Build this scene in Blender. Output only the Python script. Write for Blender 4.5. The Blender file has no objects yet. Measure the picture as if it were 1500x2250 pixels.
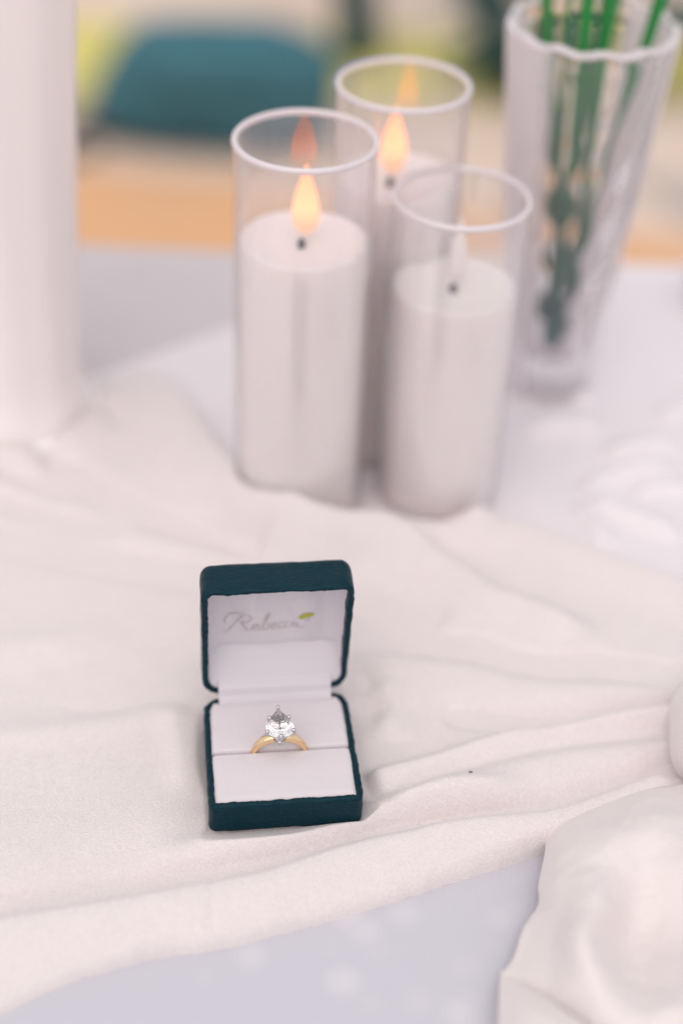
import bpy, math, random
import numpy as np
from mathutils import noise as mnoise, Vector, Matrix
R = math.radians
random.seed(7); rng = np.random.default_rng(7)
C = bpy.context.scene.collection
scn = bpy.context.scene
MM = 0.001                                    # everything below is written in millimetres

# ------------------------------------------------------------------ camera
FPX, PITCH, ROLL, CAMH = 3339.5, R(37.89), R(2.53), 414.35
cam = bpy.data.cameras.new("camera"); camo = bpy.data.objects.new("camera", cam); C.objects.link(camo)
fw = np.array([0, math.cos(PITCH), -math.sin(PITCH)]); up0 = np.array([0, math.sin(PITCH), math.cos(PITCH)]); rt0 = np.array([1., 0, 0])
rt = math.cos(ROLL) * rt0 + math.sin(ROLL) * up0; up = -math.sin(ROLL) * rt0 + math.cos(ROLL) * up0
M = Matrix(((rt[0], up[0], -fw[0], 0), (rt[1], up[1], -fw[1], 0), (rt[2], up[2], -fw[2], CAMH * MM), (0, 0, 0, 1)))
camo.matrix_world = M
cam.sensor_fit = 'HORIZONTAL'; cam.sensor_width = 24.0; cam.lens = 24.0 * FPX / 1500
cam.clip_start = 0.02; cam.clip_end = 200
cam.dof.use_dof = True; cam.dof.focus_distance = 0.524; cam.dof.aperture_fstop = 2.3; cam.dof.aperture_blades = 0
scn.camera = camo

def W(px, py, z=0.0):
    """point (mm) at height z that the photo shows at px, py"""
    d = fw * FPX + rt * (px - 750) - up * (py - 1125)
    t = (z - CAMH) / d[2]
    return np.array([d[0] * t, d[1] * t, z])

# ------------------------------------------------------------------ light
SUN_EL, SUN_AZ = 58.0, -166.0                 # azimuth from +y (behind the table), negative = to the left
wd = bpy.data.worlds.new("World"); scn.world = wd; wd.use_nodes = True
nt = wd.node_tree; bg = nt.nodes['Background']
sky = nt.nodes.new('ShaderNodeTexSky'); sky.sky_type = 'NISHITA'; sky.sun_disc = False
sky.sun_elevation = R(SUN_EL); sky.sun_rotation = R(SUN_AZ)
sky.air_density = 0.6; sky.dust_density = 9.0; sky.ozone_density = 1.6
veil = nt.nodes.new('ShaderNodeMix'); veil.data_type = 'RGBA'; veil.inputs[0].default_value = 0.76   # even overcast veil over the clear-sky gradient
veil.inputs[7].default_value = (6.9, 6.9, 7.1, 1)
nt.links.new(sky.outputs[0], veil.inputs[6]); nt.links.new(veil.outputs[2], bg.inputs[0]); bg.inputs[1].default_value = 0.12
sl = bpy.data.lights.new("sun", 'SUN'); sl.energy = 0.5; sl.angle = R(90); sl.color = (1.0,0.9,0.8)
so = bpy.data.objects.new("sun", sl); C.objects.link(so)
az, el = R(SUN_AZ), R(SUN_EL)
sd = Vector((math.sin(az) * math.cos(el), math.cos(az) * math.cos(el), math.sin(el)))
so.rotation_euler = sd.to_track_quat('Z', 'Y').to_euler(); so.location = (0, 0, 5)
scn.view_settings.view_transform = 'Standard'; scn.view_settings.look = 'None'
scn.view_settings.gamma = 1; scn.view_settings.use_curve_mapping = False
scn.view_settings.exposure = 0.18
scn.cycles.use_denoising = True
scn.cycles.max_bounces = 14; scn.cycles.transmission_bounces = 14; scn.cycles.transparent_max_bounces = 24
scn.cycles.diffuse_bounces = 5; scn.cycles.glossy_bounces = 6

# ------------------------------------------------------------------ materials
def srgb(r, g, b):
    f = lambda c: (c / 255 / 12.92) if c / 255 <= 0.04045 else ((c / 255 + 0.055) / 1.055) ** 2.4
    return (f(r), f(g), f(b), 1)
def mat(name, col, rough=0.6, spec=0.4, sheen=0.0, metal=0.0, trans=0.0, ior=1.45, sss=0.0, vary=0.0, vscale=60,
        bump=0.0, bscale=800, bdist=0.0003, emit=None, estr=0, detail=3, stretch=None):
    m = bpy.data.materials.new(name); m.use_nodes = True
    n = m.node_tree; p = n.nodes['Principled BSDF']; L = n.links.new
    c = col if len(col) == 4 else (*col, 1)
    p.inputs['Base Color'].default_value = c; p.inputs['Roughness'].default_value = rough
    p.inputs['Specular IOR Level'].default_value = spec; p.inputs['Metallic'].default_value = metal
    p.inputs['IOR'].default_value = ior; p.inputs['Transmission Weight'].default_value = trans
    if sheen:
        p.inputs['Sheen Weight'].default_value = sheen; p.inputs['Sheen Roughness'].default_value = 0.4
    if sss:
        p.inputs['Subsurface Weight'].default_value = sss; p.inputs['Subsurface Radius'].default_value = (0.006, 0.004, 0.003)
        p.inputs['Subsurface Scale'].default_value = 1.0
    if emit:
        p.inputs['Emission Color'].default_value = emit; p.inputs['Emission Strength'].default_value = estr
    tc = n.nodes.new('ShaderNodeTexCoord'); co = tc.outputs['Object']
    if stretch:
        mp = n.nodes.new('ShaderNodeMapping'); mp.inputs['Scale'].default_value = stretch; L(co, mp.inputs[0]); co = mp.outputs[0]
    if vary:
        t = n.nodes.new('ShaderNodeTexNoise'); t.inputs['Scale'].default_value = vscale; t.inputs['Detail'].default_value = 4; L(co, t.inputs['Vector'])
        mx = n.nodes.new('ShaderNodeMix'); mx.data_type = 'RGBA'
        mx.inputs[6].default_value = tuple(x * (1 - vary) for x in c[:3]) + (1,); mx.inputs[7].default_value = tuple(min(1, x * (1 + vary)) for x in c[:3]) + (1,)
        L(t.outputs[0], mx.inputs[0]); L(mx.outputs[2], p.inputs['Base Color'])
    if bump:
        t2 = n.nodes.new('ShaderNodeTexNoise'); t2.inputs['Scale'].default_value = bscale; t2.inputs['Detail'].default_value = detail; L(co, t2.inputs['Vector'])
        b = n.nodes.new('ShaderNodeBump'); b.inputs['Strength'].default_value = bump; b.inputs['Distance'].default_value = bdist
        L(t2.outputs[0], b.inputs['Height']); L(b.outputs[0], p.inputs['Normal'])
    return m

def thin_glass(name, tint=(1, 1, 1, 1), ior=1.55, edge_white=0.03, hcol=(0.85, 0.78, 0.82, 1)):
    """thin clear wall: straight-through transmission, Schlick reflection, and a white painted in toward grazing edges for refracted sky"""
    m = bpy.data.materials.new(name); m.use_nodes = True; n = m.node_tree; n.nodes.clear(); L = n.links.new
    def math_(op, a, b=None):
        q = n.nodes.new('ShaderNodeMath'); q.operation = op
        for k, v in ((0, a), (1, b)):
            if v is None: continue
            if isinstance(v, (int, float)): q.inputs[k].default_value = v
            else: L(v, q.inputs[k])
        return q.outputs[0]
    o = n.nodes.new('ShaderNodeOutputMaterial'); mx = n.nodes.new('ShaderNodeMixShader'); mh = n.nodes.new('ShaderNodeMixShader'); md = n.nodes.new('ShaderNodeMixShader')
    tr = n.nodes.new('ShaderNodeBsdfTransparent'); tr.inputs[0].default_value = tint
    gl = n.nodes.new('ShaderNodeBsdfGlossy'); gl.inputs['Roughness'].default_value = 0.0
    df = n.nodes.new('ShaderNodeBsdfDiffuse'); df.inputs[0].default_value = hcol; tl = n.nodes.new('ShaderNodeBsdfTranslucent'); tl.inputs[0].default_value = hcol
    lw = n.nodes.new('ShaderNodeLayerWeight'); lw.inputs[0].default_value = 0.5; f = lw.outputs['Facing']     # 1 - |cos|
    f0 = ((ior - 1) / (ior + 1)) ** 2
    L(math_('ADD', math_('MULTIPLY', math_('POWER', f, 5), 1 - f0), f0), mx.inputs[0])
    cosv = math_('MAXIMUM', math_('SUBTRACT', 1, f), 0.06)
    L(math_('SUBTRACT', 1, math_('EXPONENT', math_('DIVIDE', -edge_white, cosv))), mh.inputs[0])
    md.inputs[0].default_value = 0.5; L(df.outputs[0], md.inputs[1]); L(tl.outputs[0], md.inputs[2])
    L(tr.outputs[0], mh.inputs[1]); L(md.outputs[0], mh.inputs[2])
    L(mh.outputs[0], mx.inputs[1]); L(gl.outputs[0], mx.inputs[2]); L(mx.outputs[0], o.inputs[0])
    return m

def ground_mat(name, a, b, scale, bump=0.3):
    m = mat(name, a, 0.95, 0.1); n = m.node_tree; L = n.links.new; p = n.nodes['Principled BSDF']
    tc = n.nodes.new('ShaderNodeTexCoord'); t = n.nodes.new('ShaderNodeTexNoise'); t.inputs['Scale'].default_value = scale; t.inputs['Detail'].default_value = 6
    L(tc.outputs['Object'], t.inputs['Vector'])
    rp = n.nodes.new('ShaderNodeValToRGB'); rp.color_ramp.elements[0].position = 0.35; rp.color_ramp.elements[1].position = 0.65
    rp.color_ramp.elements[0].color = a; rp.color_ramp.elements[1].color = b
    L(t.outputs[0], rp.inputs[0]); L(rp.outputs[0], p.inputs['Base Color'])
    return m

MT = {}
WHITE = (0.80, 0.738, 0.735)
def velvet():
    m = mat('velvet', (*WHITE, 1), 0.75, 0.25, sheen=0.35); n = m.node_tree; L = n.links.new; p = n.nodes['Principled BSDF']
    tc = n.nodes.new('ShaderNodeTexCoord')
    mp = n.nodes.new('ShaderNodeMapping'); mp.inputs['Rotation'].default_value = (0, 0, R(14)); mp.inputs['Scale'].default_value = (0.75, 1.25, 1); L(tc.outputs['Object'], mp.inputs[0])
    a = n.nodes.new('ShaderNodeTexNoise'); a.inputs['Scale'].default_value = 1500; a.inputs['Detail'].default_value = 3; L(mp.outputs[0], a.inputs['Vector'])
    b = n.nodes.new('ShaderNodeTexNoise'); b.inputs['Scale'].default_value = 90; b.inputs['Detail'].default_value = 4; L(mp.outputs[0], b.inputs['Vector'])
    rp = n.nodes.new('ShaderNodeValToRGB'); rp.color_ramp.elements[0].position = 0.3; rp.color_ramp.elements[1].position = 0.72
    rp.color_ramp.elements[0].color = (WHITE[0] * .915, WHITE[1] * .905, WHITE[2] * .90, 1); rp.color_ramp.elements[1].color = (min(1, WHITE[0] * 1.06), WHITE[1] * 1.05, WHITE[2] * 1.05, 1)
    L(a.outputs[0], rp.inputs[0])
    rp2 = n.nodes.new('ShaderNodeMapRange'); rp2.inputs[3].default_value = 0.96; rp2.inputs[4].default_value = 1.03; L(b.outputs[0], rp2.inputs[0])
    mu = n.nodes.new('ShaderNodeMix'); mu.data_type = 'RGBA'; mu.blend_type = 'MULTIPLY'; mu.inputs[0].default_value = 1
    L(rp.outputs[0], mu.inputs[6]); L(rp2.outputs[0], mu.inputs[7]); L(mu.outputs[2], p.inputs['Base Color'])
    bp = n.nodes.new('ShaderNodeBump'); bp.inputs['Strength'].default_value = 0.8; bp.inputs['Distance'].default_value = 0.0005
    L(a.outputs[0], bp.inputs['Height']); L(bp.outputs[0], p.inputs['Normal'])
    return m
MT['velvet'] = velvet()
def shaded_organza():
    """sheer overlay: fine weave, pale woven dots; base greyed for shade near the camera"""
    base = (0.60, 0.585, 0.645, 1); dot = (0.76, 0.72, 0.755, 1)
    m = mat('shaded_organza', base, 0.5, 0.45, sheen=0.6); n = m.node_tree; L = n.links.new; p = n.nodes['Principled BSDF']
    tc = n.nodes.new('ShaderNodeTexCoord')
    v = n.nodes.new('ShaderNodeTexVoronoi'); v.inputs['Scale'].default_value = 58; v.inputs['Randomness'].default_value = 0.9; L(tc.outputs['Object'], v.inputs['Vector'])
    rp = n.nodes.new('ShaderNodeMapRange'); rp.inputs[1].default_value = 0.04; rp.inputs[2].default_value = 0.52; rp.inputs[3].default_value = 1; rp.inputs[4].default_value = 0; rp.interpolation_type = 'SMOOTHSTEP'
    L(v.outputs['Distance'], rp.inputs[0])
    nz = n.nodes.new('ShaderNodeTexNoise'); nz.inputs['Scale'].default_value = 16; L(tc.outputs['Object'], nz.inputs['Vector'])
    ml = n.nodes.new('ShaderNodeMath'); ml.operation = 'MULTIPLY'; L(rp.outputs[0], ml.inputs[0]); L(nz.outputs[0], ml.inputs[1])
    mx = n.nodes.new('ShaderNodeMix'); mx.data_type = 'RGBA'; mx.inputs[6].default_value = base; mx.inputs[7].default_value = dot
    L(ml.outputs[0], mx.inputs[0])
    w1 = n.nodes.new('ShaderNodeTexWave'); w1.inputs['Scale'].default_value = 390; w1.inputs['Distortion'].default_value = 0.6; w1.bands_direction = 'X'
    w2 = n.nodes.new('ShaderNodeTexWave'); w2.inputs['Scale'].default_value = 330; w2.inputs['Distortion'].default_value = 0.6; w2.bands_direction = 'Y'
    mp = n.nodes.new('ShaderNodeMapping'); mp.inputs['Rotation'].default_value = (0, 0, R(8)); L(tc.outputs['Object'], mp.inputs[0])
    L(mp.outputs[0], w1.inputs['Vector']); L(mp.outputs[0], w2.inputs['Vector'])
    ad = n.nodes.new('ShaderNodeMath'); ad.operation = 'ADD'; L(w1.outputs['Fac'], ad.inputs[0]); L(w2.outputs['Fac'], ad.inputs[1])
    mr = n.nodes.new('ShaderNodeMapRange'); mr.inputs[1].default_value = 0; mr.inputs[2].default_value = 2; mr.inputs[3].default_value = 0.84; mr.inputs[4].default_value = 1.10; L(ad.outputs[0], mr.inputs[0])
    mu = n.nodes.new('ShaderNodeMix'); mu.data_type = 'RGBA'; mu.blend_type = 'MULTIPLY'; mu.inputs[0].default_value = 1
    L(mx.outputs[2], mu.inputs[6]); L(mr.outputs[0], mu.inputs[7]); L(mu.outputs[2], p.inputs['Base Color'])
    bp = n.nodes.new('ShaderNodeBump'); bp.inputs['Strength'].default_value = 0.15; bp.inputs['Distance'].default_value = 0.0002; L(ad.outputs[0], bp.inputs['Height']); L(bp.outputs[0], p.inputs['Normal'])
    return m
MT['shaded_organza'] = shaded_organza()
MT['satin_cloth'] = mat('satin_cloth', (0.80, 0.745, 0.775), 0.45, 0.5, sheen=0.4, vary=0.02, vscale=50, bump=0.06, bscale=1500)
MT['cotton'] = mat('cotton', (0.63, 0.575, 0.595), 0.85, 0.2, vary=0.03, vscale=40, bump=0.2, bscale=1500)
MT['chiffon'] = mat('chiffon', (0.78, 0.715, 0.705), 0.6, 0.25, sheen=0.3, vary=0.07, vscale=900, bump=0.4, bscale=900, bdist=0.0003, stretch=(0.25, 2.2, 1))
MT['leather'] = mat('leatherette', (0.0013, 0.027, 0.041), 0.38, 0.17, vary=0.5, vscale=900, bump=0.9, bscale=1100, bdist=0.0004, stretch=(0.35, 1.4, 1.4))
MT['cushion'] = mat('cushion_velvet', (0.71, 0.655, 0.685), 0.9, 0.1, sheen=0.3, vary=0.025, vscale=700, bump=0.35, bscale=2600, bdist=0.0002)
MT['satin'] = mat('satin_lining', (0.64, 0.595, 0.645), 0.34, 0.5, vary=0.02, vscale=80, bump=0.05, bscale=300)
MT['print'] = mat('grey_gold_print', (0.51, 0.45, 0.44), 0.5, 0.3, vary=0.15, vscale=400)
MT['leafprint'] = mat('leaf_print', (0.42, 0.40, 0.06), 0.5, 0.3, vary=0.15, vscale=500)
MT['gold'] = mat('yellow_gold', (0.93, 0.68, 0.40), 0.10, 0.5, metal=1.0, vary=0.03, vscale=300, bump=0.02, bscale=600)
MT['platinum'] = mat('white_metal', (0.62, 0.61, 0.62), 0.10, 0.5, metal=1.0, vary=0.03, vscale=300)
MT['diamond'] = mat('diamond', (0.98, 0.95, 0.955), 0.0, 0.8, trans=0.90, ior=2.0)
MT['wax'] = mat('wax', (0.92, 0.86, 0.85), 0.6, 0.2, sss=0.5, vary=0.02, vscale=60, bump=0.04, bscale=120)
MT['wick'] = mat('dark_wick', (0.012, 0.03, 0.04), 0.7, 0.2, vary=0.2, vscale=800)
MT['glass'] = thin_glass('clear_glass', (0.995, 0.995, 0.995, 1), 1.85, 0.045, (0.92, 0.85, 0.88, 1))
MT['rim'] = mat('sky_white_glass_rim', (0.82, 0.75, 0.785), 0.12, 0.8, trans=0.15, ior=1.5, vary=0.02, vscale=60)  # white base stands in for sky reflected in the thick rim
MT['crystal'] = mat('cut_crystal', (0.99, 0.975, 0.985), 0.02, 0.6, trans=1.0, ior=1.45)
def sky_whitened():
    # cut crystal: clear front and back, sides painted white for refracted sky
    m = mat('sky_whitened_crystal', (0.99, 0.98, 0.985), 0.02, 0.6, trans=1.0, ior=1.38); n = m.node_tree; L = n.links.new; p = n.nodes['Principled BSDF']; o = n.nodes['Material Output']
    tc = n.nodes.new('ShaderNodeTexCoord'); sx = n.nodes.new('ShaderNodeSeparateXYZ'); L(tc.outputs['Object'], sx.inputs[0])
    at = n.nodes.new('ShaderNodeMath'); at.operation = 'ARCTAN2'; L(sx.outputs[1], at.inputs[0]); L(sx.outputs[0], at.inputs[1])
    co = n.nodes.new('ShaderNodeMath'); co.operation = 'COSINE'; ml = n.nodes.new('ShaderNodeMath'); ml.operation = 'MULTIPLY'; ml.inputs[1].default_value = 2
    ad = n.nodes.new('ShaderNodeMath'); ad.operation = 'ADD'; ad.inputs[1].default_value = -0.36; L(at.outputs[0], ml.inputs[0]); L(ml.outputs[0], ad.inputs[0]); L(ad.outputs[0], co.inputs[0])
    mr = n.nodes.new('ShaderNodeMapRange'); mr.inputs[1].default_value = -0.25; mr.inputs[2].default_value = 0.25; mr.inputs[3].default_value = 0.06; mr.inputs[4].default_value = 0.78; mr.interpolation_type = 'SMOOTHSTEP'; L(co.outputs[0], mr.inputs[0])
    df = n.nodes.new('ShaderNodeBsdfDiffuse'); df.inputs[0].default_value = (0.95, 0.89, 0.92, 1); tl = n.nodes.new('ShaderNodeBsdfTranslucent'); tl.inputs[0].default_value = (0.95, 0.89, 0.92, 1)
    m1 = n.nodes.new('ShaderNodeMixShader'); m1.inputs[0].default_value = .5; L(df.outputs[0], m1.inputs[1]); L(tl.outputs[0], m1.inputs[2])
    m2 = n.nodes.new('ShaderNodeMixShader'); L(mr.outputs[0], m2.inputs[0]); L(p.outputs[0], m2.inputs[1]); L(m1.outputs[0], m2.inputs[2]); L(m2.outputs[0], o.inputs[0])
    return m
MT['sky_whitened'] = sky_whitened()
MT['milk'] = mat('white_glass', (0.89, 0.83, 0.82), 0.22, 0.5, vary=0.03, vscale=14, stretch=(1, 1, 0.1))
MT['stem'] = mat('green_stem', (0.018, 0.20, 0.055), 0.45, 0.4, vary=0.35, vscale=60, stretch=(1, 1, 0.2))
MT['sand'] = ground_mat('pale_ground', srgb(229, 210, 194), srgb(222, 198, 182), 3.0)
MT['lawn'] = ground_mat('dry_grass', srgb(216, 205, 110), srgb(222, 210, 140), 6.0)
MT['deck'] = ground_mat('orange_boards', srgb(229, 178, 134), srgb(222, 176, 138), 4.0)
MT['grey_flat'] = ground_mat('grey_ground', srgb(188, 178, 174), srgb(196, 186, 182), 5.0)
MT['bag'] = mat('dark_cloth', (0.058, 0.165, 0.205), 0.8, 0.1, vary=0.3, vscale=12, bump=0.3, bscale=60, bdist=0.004)
MT['bagdark'] = mat('dark_trim', (0.014, 0.032, 0.042), 0.7, 0.3, vary=0.3, vscale=20)
MT['bark'] = mat('dark_bark', (0.035, 0.075, 0.080), 0.9, 0.2, vary=0.4, vscale=25, bump=0.6, bscale=60, bdist=0.01)
MT['leaf'] = mat('dark_leaf', (0.022, 0.095, 0.082), 0.5, 0.4, vary=0.4, vscale=14)
MT['wood'] = mat('table_wood', (0.25, 0.15, 0.08), 0.6, 0.3, vary=0.3, vscale=10, stretch=(1, 8, 8))
MT['lint'] = mat('dark_fleck', (0.08, 0.07, 0.07), 0.9, 0.1, vary=0.2, vscale=900)

def stem_mat():
    m = mat('green_stem', (0.018, 0.20, 0.055, 1), 0.45, 0.4); n = m.node_tree; L = n.links.new
    tc = n.nodes.new('ShaderNodeTexCoord'); sx = n.nodes.new('ShaderNodeSeparateXYZ'); L(tc.outputs['Generated'], sx.inputs[0])
    nz = n.nodes.new('ShaderNodeTexNoise'); nz.inputs['Scale'].default_value = 5; L(tc.outputs['Generated'], nz.inputs['Vector'])
    ad = n.nodes.new('ShaderNodeMath'); ad.operation = 'MULTIPLY_ADD'; ad.inputs[1].default_value = .3; L(nz.outputs[0], ad.inputs[0]); L(sx.outputs[2], ad.inputs[2])
    rp = n.nodes.new('ShaderNodeValToRGB'); e = rp.color_ramp.elements; e[0].position = .25; e[0].color = (0.016, 0.120, 0.110, 1); e[1].position = .85; e[1].color = (0.025, 0.26, 0.060, 1)
    L(ad.outputs[0], rp.inputs[0]); L(rp.outputs[0], n.nodes['Principled BSDF'].inputs['Base Color']); return m
MT['stem'] = stem_mat()
def flame_mat(name, lit):
    m = mat(name, (0.90, 0.83, 0.80, 1), 0.5, 0.2, sss=0.4); n = m.node_tree; L = n.links.new; p = n.nodes['Principled BSDF']
    if not lit: return m
    p.inputs['Base Color'].default_value = (0.42, 0.34, 0.30, 1)
    tc = n.nodes.new('ShaderNodeTexCoord'); sx = n.nodes.new('ShaderNodeSeparateXYZ'); L(tc.outputs['Generated'], sx.inputs[0])
    rp = n.nodes.new('ShaderNodeValToRGB'); e = rp.color_ramp.elements
    e[0].position = 0.0; e[0].color = (0.25, 0.17, 0.12, 1); e[1].position = 1.0; e[1].color = (0.5, 0.15, 0.045, 1)
    x = e.new(0.18); x.color = (0.36, 0.16, 0.07, 1); x = e.new(0.42); x.color = (1.2, 0.265, 0.095, 1); x = e.new(0.62); x.color = (1.1, 0.235, 0.075, 1)
    L(sx.outputs[2], rp.inputs[0]); L(rp.outputs[0], p.inputs['Emission Color']); p.inputs['Emission Strength'].default_value = 2.2
    return m
MT['flame_lit'] = flame_mat('lit_flame', True); MT['flame_off'] = flame_mat('unlit_flame', False)

# ------------------------------------------------------------------ mesh helpers
def obj(name, verts, faces, m, parent=None, smooth=True, sharp=None):
    me = bpy.data.meshes.new(name); v = np.asarray(verts, float) * MM
    me.from_pydata(v.tolist(), [], faces if isinstance(faces, list) else faces.tolist()); me.update()
    if smooth: me.polygons.foreach_set('use_smooth', [True] * len(me.polygons))
    me.materials.append(MT[m] if isinstance(m, str) else m)
    if smooth and sharp: me.set_sharp_from_angle(angle=R(sharp))
    o = bpy.data.objects.new(name, me); C.objects.link(o)
    if parent: o.parent = parent
    return o
def tag(o, label=None, cat=None, group=None, kind=None):
    if label: o['label'] = label
    if cat: o['category'] = cat
    if group: o['group'] = group
    if kind: o['kind'] = kind
    return o
def thing(name, label, cat, loc=(0, 0, 0), rz=0.0, group=None):
    o = bpy.data.objects.new(name, None); C.objects.link(o); o.empty_display_size = 0.02
    o.location = [c * MM for c in loc]; o.rotation_euler = (0, 0, rz)
    return tag(o, label, cat, group)
def gridf(ny, nx, closed=False, off=0, flip=False):
    i, j = np.meshgrid(np.arange(ny - 1), np.arange(nx if closed else nx - 1), indexing='ij')
    j2 = (j + 1) % nx
    f = np.stack([i * nx + j, i * nx + j2, (i + 1) * nx + j2, (i + 1) * nx + j], -1).reshape(-1, 4) + off
    return f[:, ::-1] if flip else f
def loops(L_, cap0=True, cap1=True, closed=True):
    """stack of loops -> verts, faces"""
    n = len(L_[0]); V = np.concatenate(L_); F = gridf(len(L_), n, closed).tolist()
    if cap0: F.append(list(range(n))[::-1])
    if cap1: F.append([(len(L_) - 1) * n + k for k in range(n)])
    return V, F
def lathe(prof, n=64, mod=None, cap0=True, cap1=True):
    a = np.linspace(0, 2 * np.pi, n, endpoint=False); L_ = []
    for r, z in prof:
        k = r * (1 + (mod(a, r, z) if mod else 0)); L_.append(np.stack([k * np.cos(a), k * np.sin(a), np.full(n, z)], 1))
    return loops(L_, cap0, cap1)
def crom(P, k=8, closed=False):
    P = np.asarray(P, float); n = len(P); out = []
    idx = range(n if closed else n - 1)
    g = (lambda i: P[i % n]) if closed else (lambda i: P[min(max(i, 0), n - 1)])
    for i in idx:
        p0, p1, p2, p3 = g(i - 1), g(i), g(i + 1), g(i + 2)
        for t in np.linspace(0, 1, k, endpoint=False):
            out.append(0.5 * (2 * p1 + (p2 - p0) * t + (2 * p0 - 5 * p1 + 4 * p2 - p3) * t * t + (3 * p1 - p0 - 3 * p2 + p3) * t ** 3))
    if not closed: out.append(P[-1])
    return np.array(out)
def tube(path, rad, n=10, caps=True):
    P = np.asarray(path, float); m = len(P); rad = np.broadcast_to(np.asarray(rad, float), (m,))
    T = np.gradient(P, axis=0); T /= np.linalg.norm(T, axis=1)[:, None] + 1e-9
    ref = np.array([0, 0, 1.]) if abs(T[0][2]) < 0.9 else np.array([1., 0, 0]); L_ = []
    for k in range(m):
        a = np.cross(T[k], ref); a /= np.linalg.norm(a); b = np.cross(T[k], a); ref = -np.cross(T[k], a) if False else ref
        th = np.linspace(0, 2 * np.pi, n, endpoint=False)
        L_.append(P[k] + rad[k] * (np.cos(th)[:, None] * a + np.sin(th)[:, None] * b))
    return loops(L_, caps, caps)
def sphere(c, r, n=12, sz=1.0):
    prof = [(r * math.sin(t), r * sz * math.cos(t)) for t in np.linspace(np.pi - 0.05, 0.05, n)]
    V, F = lathe(prof, n * 2); return V + np.array(c), F
def join(*parts):
    V, F, o = [], [], 0
    for v, f in parts:
        V.append(np.asarray(v)); F += [[i + o for i in q] for q in (f if isinstance(f, list) else f.tolist())]; o += len(v)
    return np.concatenate(V), F
def fbm(x, y, s, seed=0.0, o=3):
    return np.array([mnoise.fractal(Vector((a / s, b / s, seed)), 1.0, 2.0, o) for a, b in zip(x.ravel(), y.ravel())]).reshape(x.shape)
def sstep(a, b, x):
    t = np.clip((x - a) / (b - a), 0, 1); return t * t * (3 - 2 * t)

def polydist(X, Y, P):
    """signed distance to polyline P (n,2); + on its far (left-of-travel) side; also the parameter 0..1 of the nearest point"""
    best = np.full(X.shape, 1e9); sg = np.ones(X.shape); tt = np.zeros(X.shape); n = len(P) - 1
    for i in range(n):
        a, b = P[i], P[i + 1]; d = b - a; l2 = d @ d + 1e-9
        t = np.clip(((X - a[0]) * d[0] + (Y - a[1]) * d[1]) / l2, 0, 1)
        ex, ey = X - a[0] - t * d[0], Y - a[1] - t * d[1]; dd = ex * ex + ey * ey
        s = np.sign(d[0] * ey - d[1] * ex); q = dd < best
        best = np.where(q, dd, best); sg = np.where(q, s, sg); tt = np.where(q, (i + t) / n, tt)
    return np.sqrt(best) * sg, tt
FG = 1.6
def folds(X, Y, LIST, z=3.0):
    """sum of ridges / creases: (points in the photo, width near, width far, height, fade)"""
    Z = np.zeros(X.shape)
    for pts, wn, wf, h, fade in LIST:
        P = crom([W(p[0], p[1], p[2] if len(p) > 2 else z)[:2] for p in pts], 5)
        d, t = polydist(X, Y, P)
        if isinstance(h, list): h = np.interp(t, np.linspace(0, 1, len(h)), h)
        g = np.where(d > 0, np.exp(-(d / wf) ** 2), np.exp(-(d / wn) ** 2)) * h * (1.0 if isinstance(h, np.ndarray) else FG)
        if fade: g = g * sstep(0, fade, t) * sstep(0, fade, 1 - t)
        Z += g
    return Z

# ------------------------------------------------------------------ the ground behind the table
GZ = -740.0
def flat(name, pts, m, z, kind='structure', n=1):
    P = np.array([[a, b, z] for a, b in pts]); return tag(obj(name, P, [list(range(len(P)))], m, smooth=False), kind=kind)
flat('ground', [(-60000, -20000), (60000, -20000), (60000, 90000), (-60000, 90000)], 'sand', GZ)
def gp(px, py): return W(px, py, GZ)[:2]
def wavy(pts, k=10, amp=25):
    P = crom(pts, k, closed=True); return P + rng.normal(0, amp * .3, P.shape)
flat('lawn', wavy([gp(-500, 215), gp(150, 225), gp(500, 240), gp(900, 235), gp(1250, 235), gp(1700, 225), gp(2300, 210), gp(2300, 60), gp(1500, 90), gp(900, 72), gp(500, 70), gp(200, 45), gp(-500, 20)]), 'lawn', GZ + 4)
flat('deck', [gp(-900, 900), gp(2200, 900), gp(2200, 600), gp(1500, 533), gp(1000, 462), gp(520, 400), gp(100, 368), gp(-900, 330)], 'deck', GZ + 4)
flat('path', [gp(1385, 395), gp(1500, 395), gp(1700, 410), gp(1700, 560), gp(1500, 482)], 'grey_flat', GZ + 8)  # flat grey wedge on the ground

# dark rounded bag lying on the ground
bx0 = gp(455, 338)
bag = thing('bag', 'dark blue-green rounded bag lying on the ground beyond the table', 'bag', (bx0[0], bx0[1] + 90, GZ), R(-3))
def superell(a, b, c, e1, e2, n=40, zc=0):
    u = np.linspace(-np.pi / 2 + 0.02, np.pi / 2 - 0.02, n // 2); v = np.linspace(0, 2 * np.pi, n, endpoint=False)
    f = lambda w, e: np.sign(w) * np.abs(w) ** e
    L_ = [np.stack([a * f(np.cos(x), e1) * f(np.cos(v), e2), b * f(np.cos(x), e1) * f(np.sin(v), e2), np.full(n, c * f(np.sin(x), e1) + zc)], 1) for x in u]
    return L_
L_ = superell(228, 95, 100, 0.62, 0.62, 56, 100)
for q in L_:
    w = fbm(q[:, 0], q[:, 2] + q[:, 1], 90, 2.0); q[:, 1] += w * 7; q[:, 2] += w * 5
    q[:, 0] -= sstep(20, 190, q[:, 2]) * 0.27 * np.where(q[:, 0] < 0, q[:, 0], 0); q[:, 2] = np.maximum(q[:, 2], 0)
obj('body', *loops(L_), 'bag', bag)
seam = [(np.array([-205, -60, 96]), 0)]
obj('top_seam', *tube(crom([(-128, -78, 140), (-80, -96, 118), (20, -100, 106), (120, -97, 104), (200, -70, 104)], 8), 4.0, 8), 'bagdark', bag)
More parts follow.
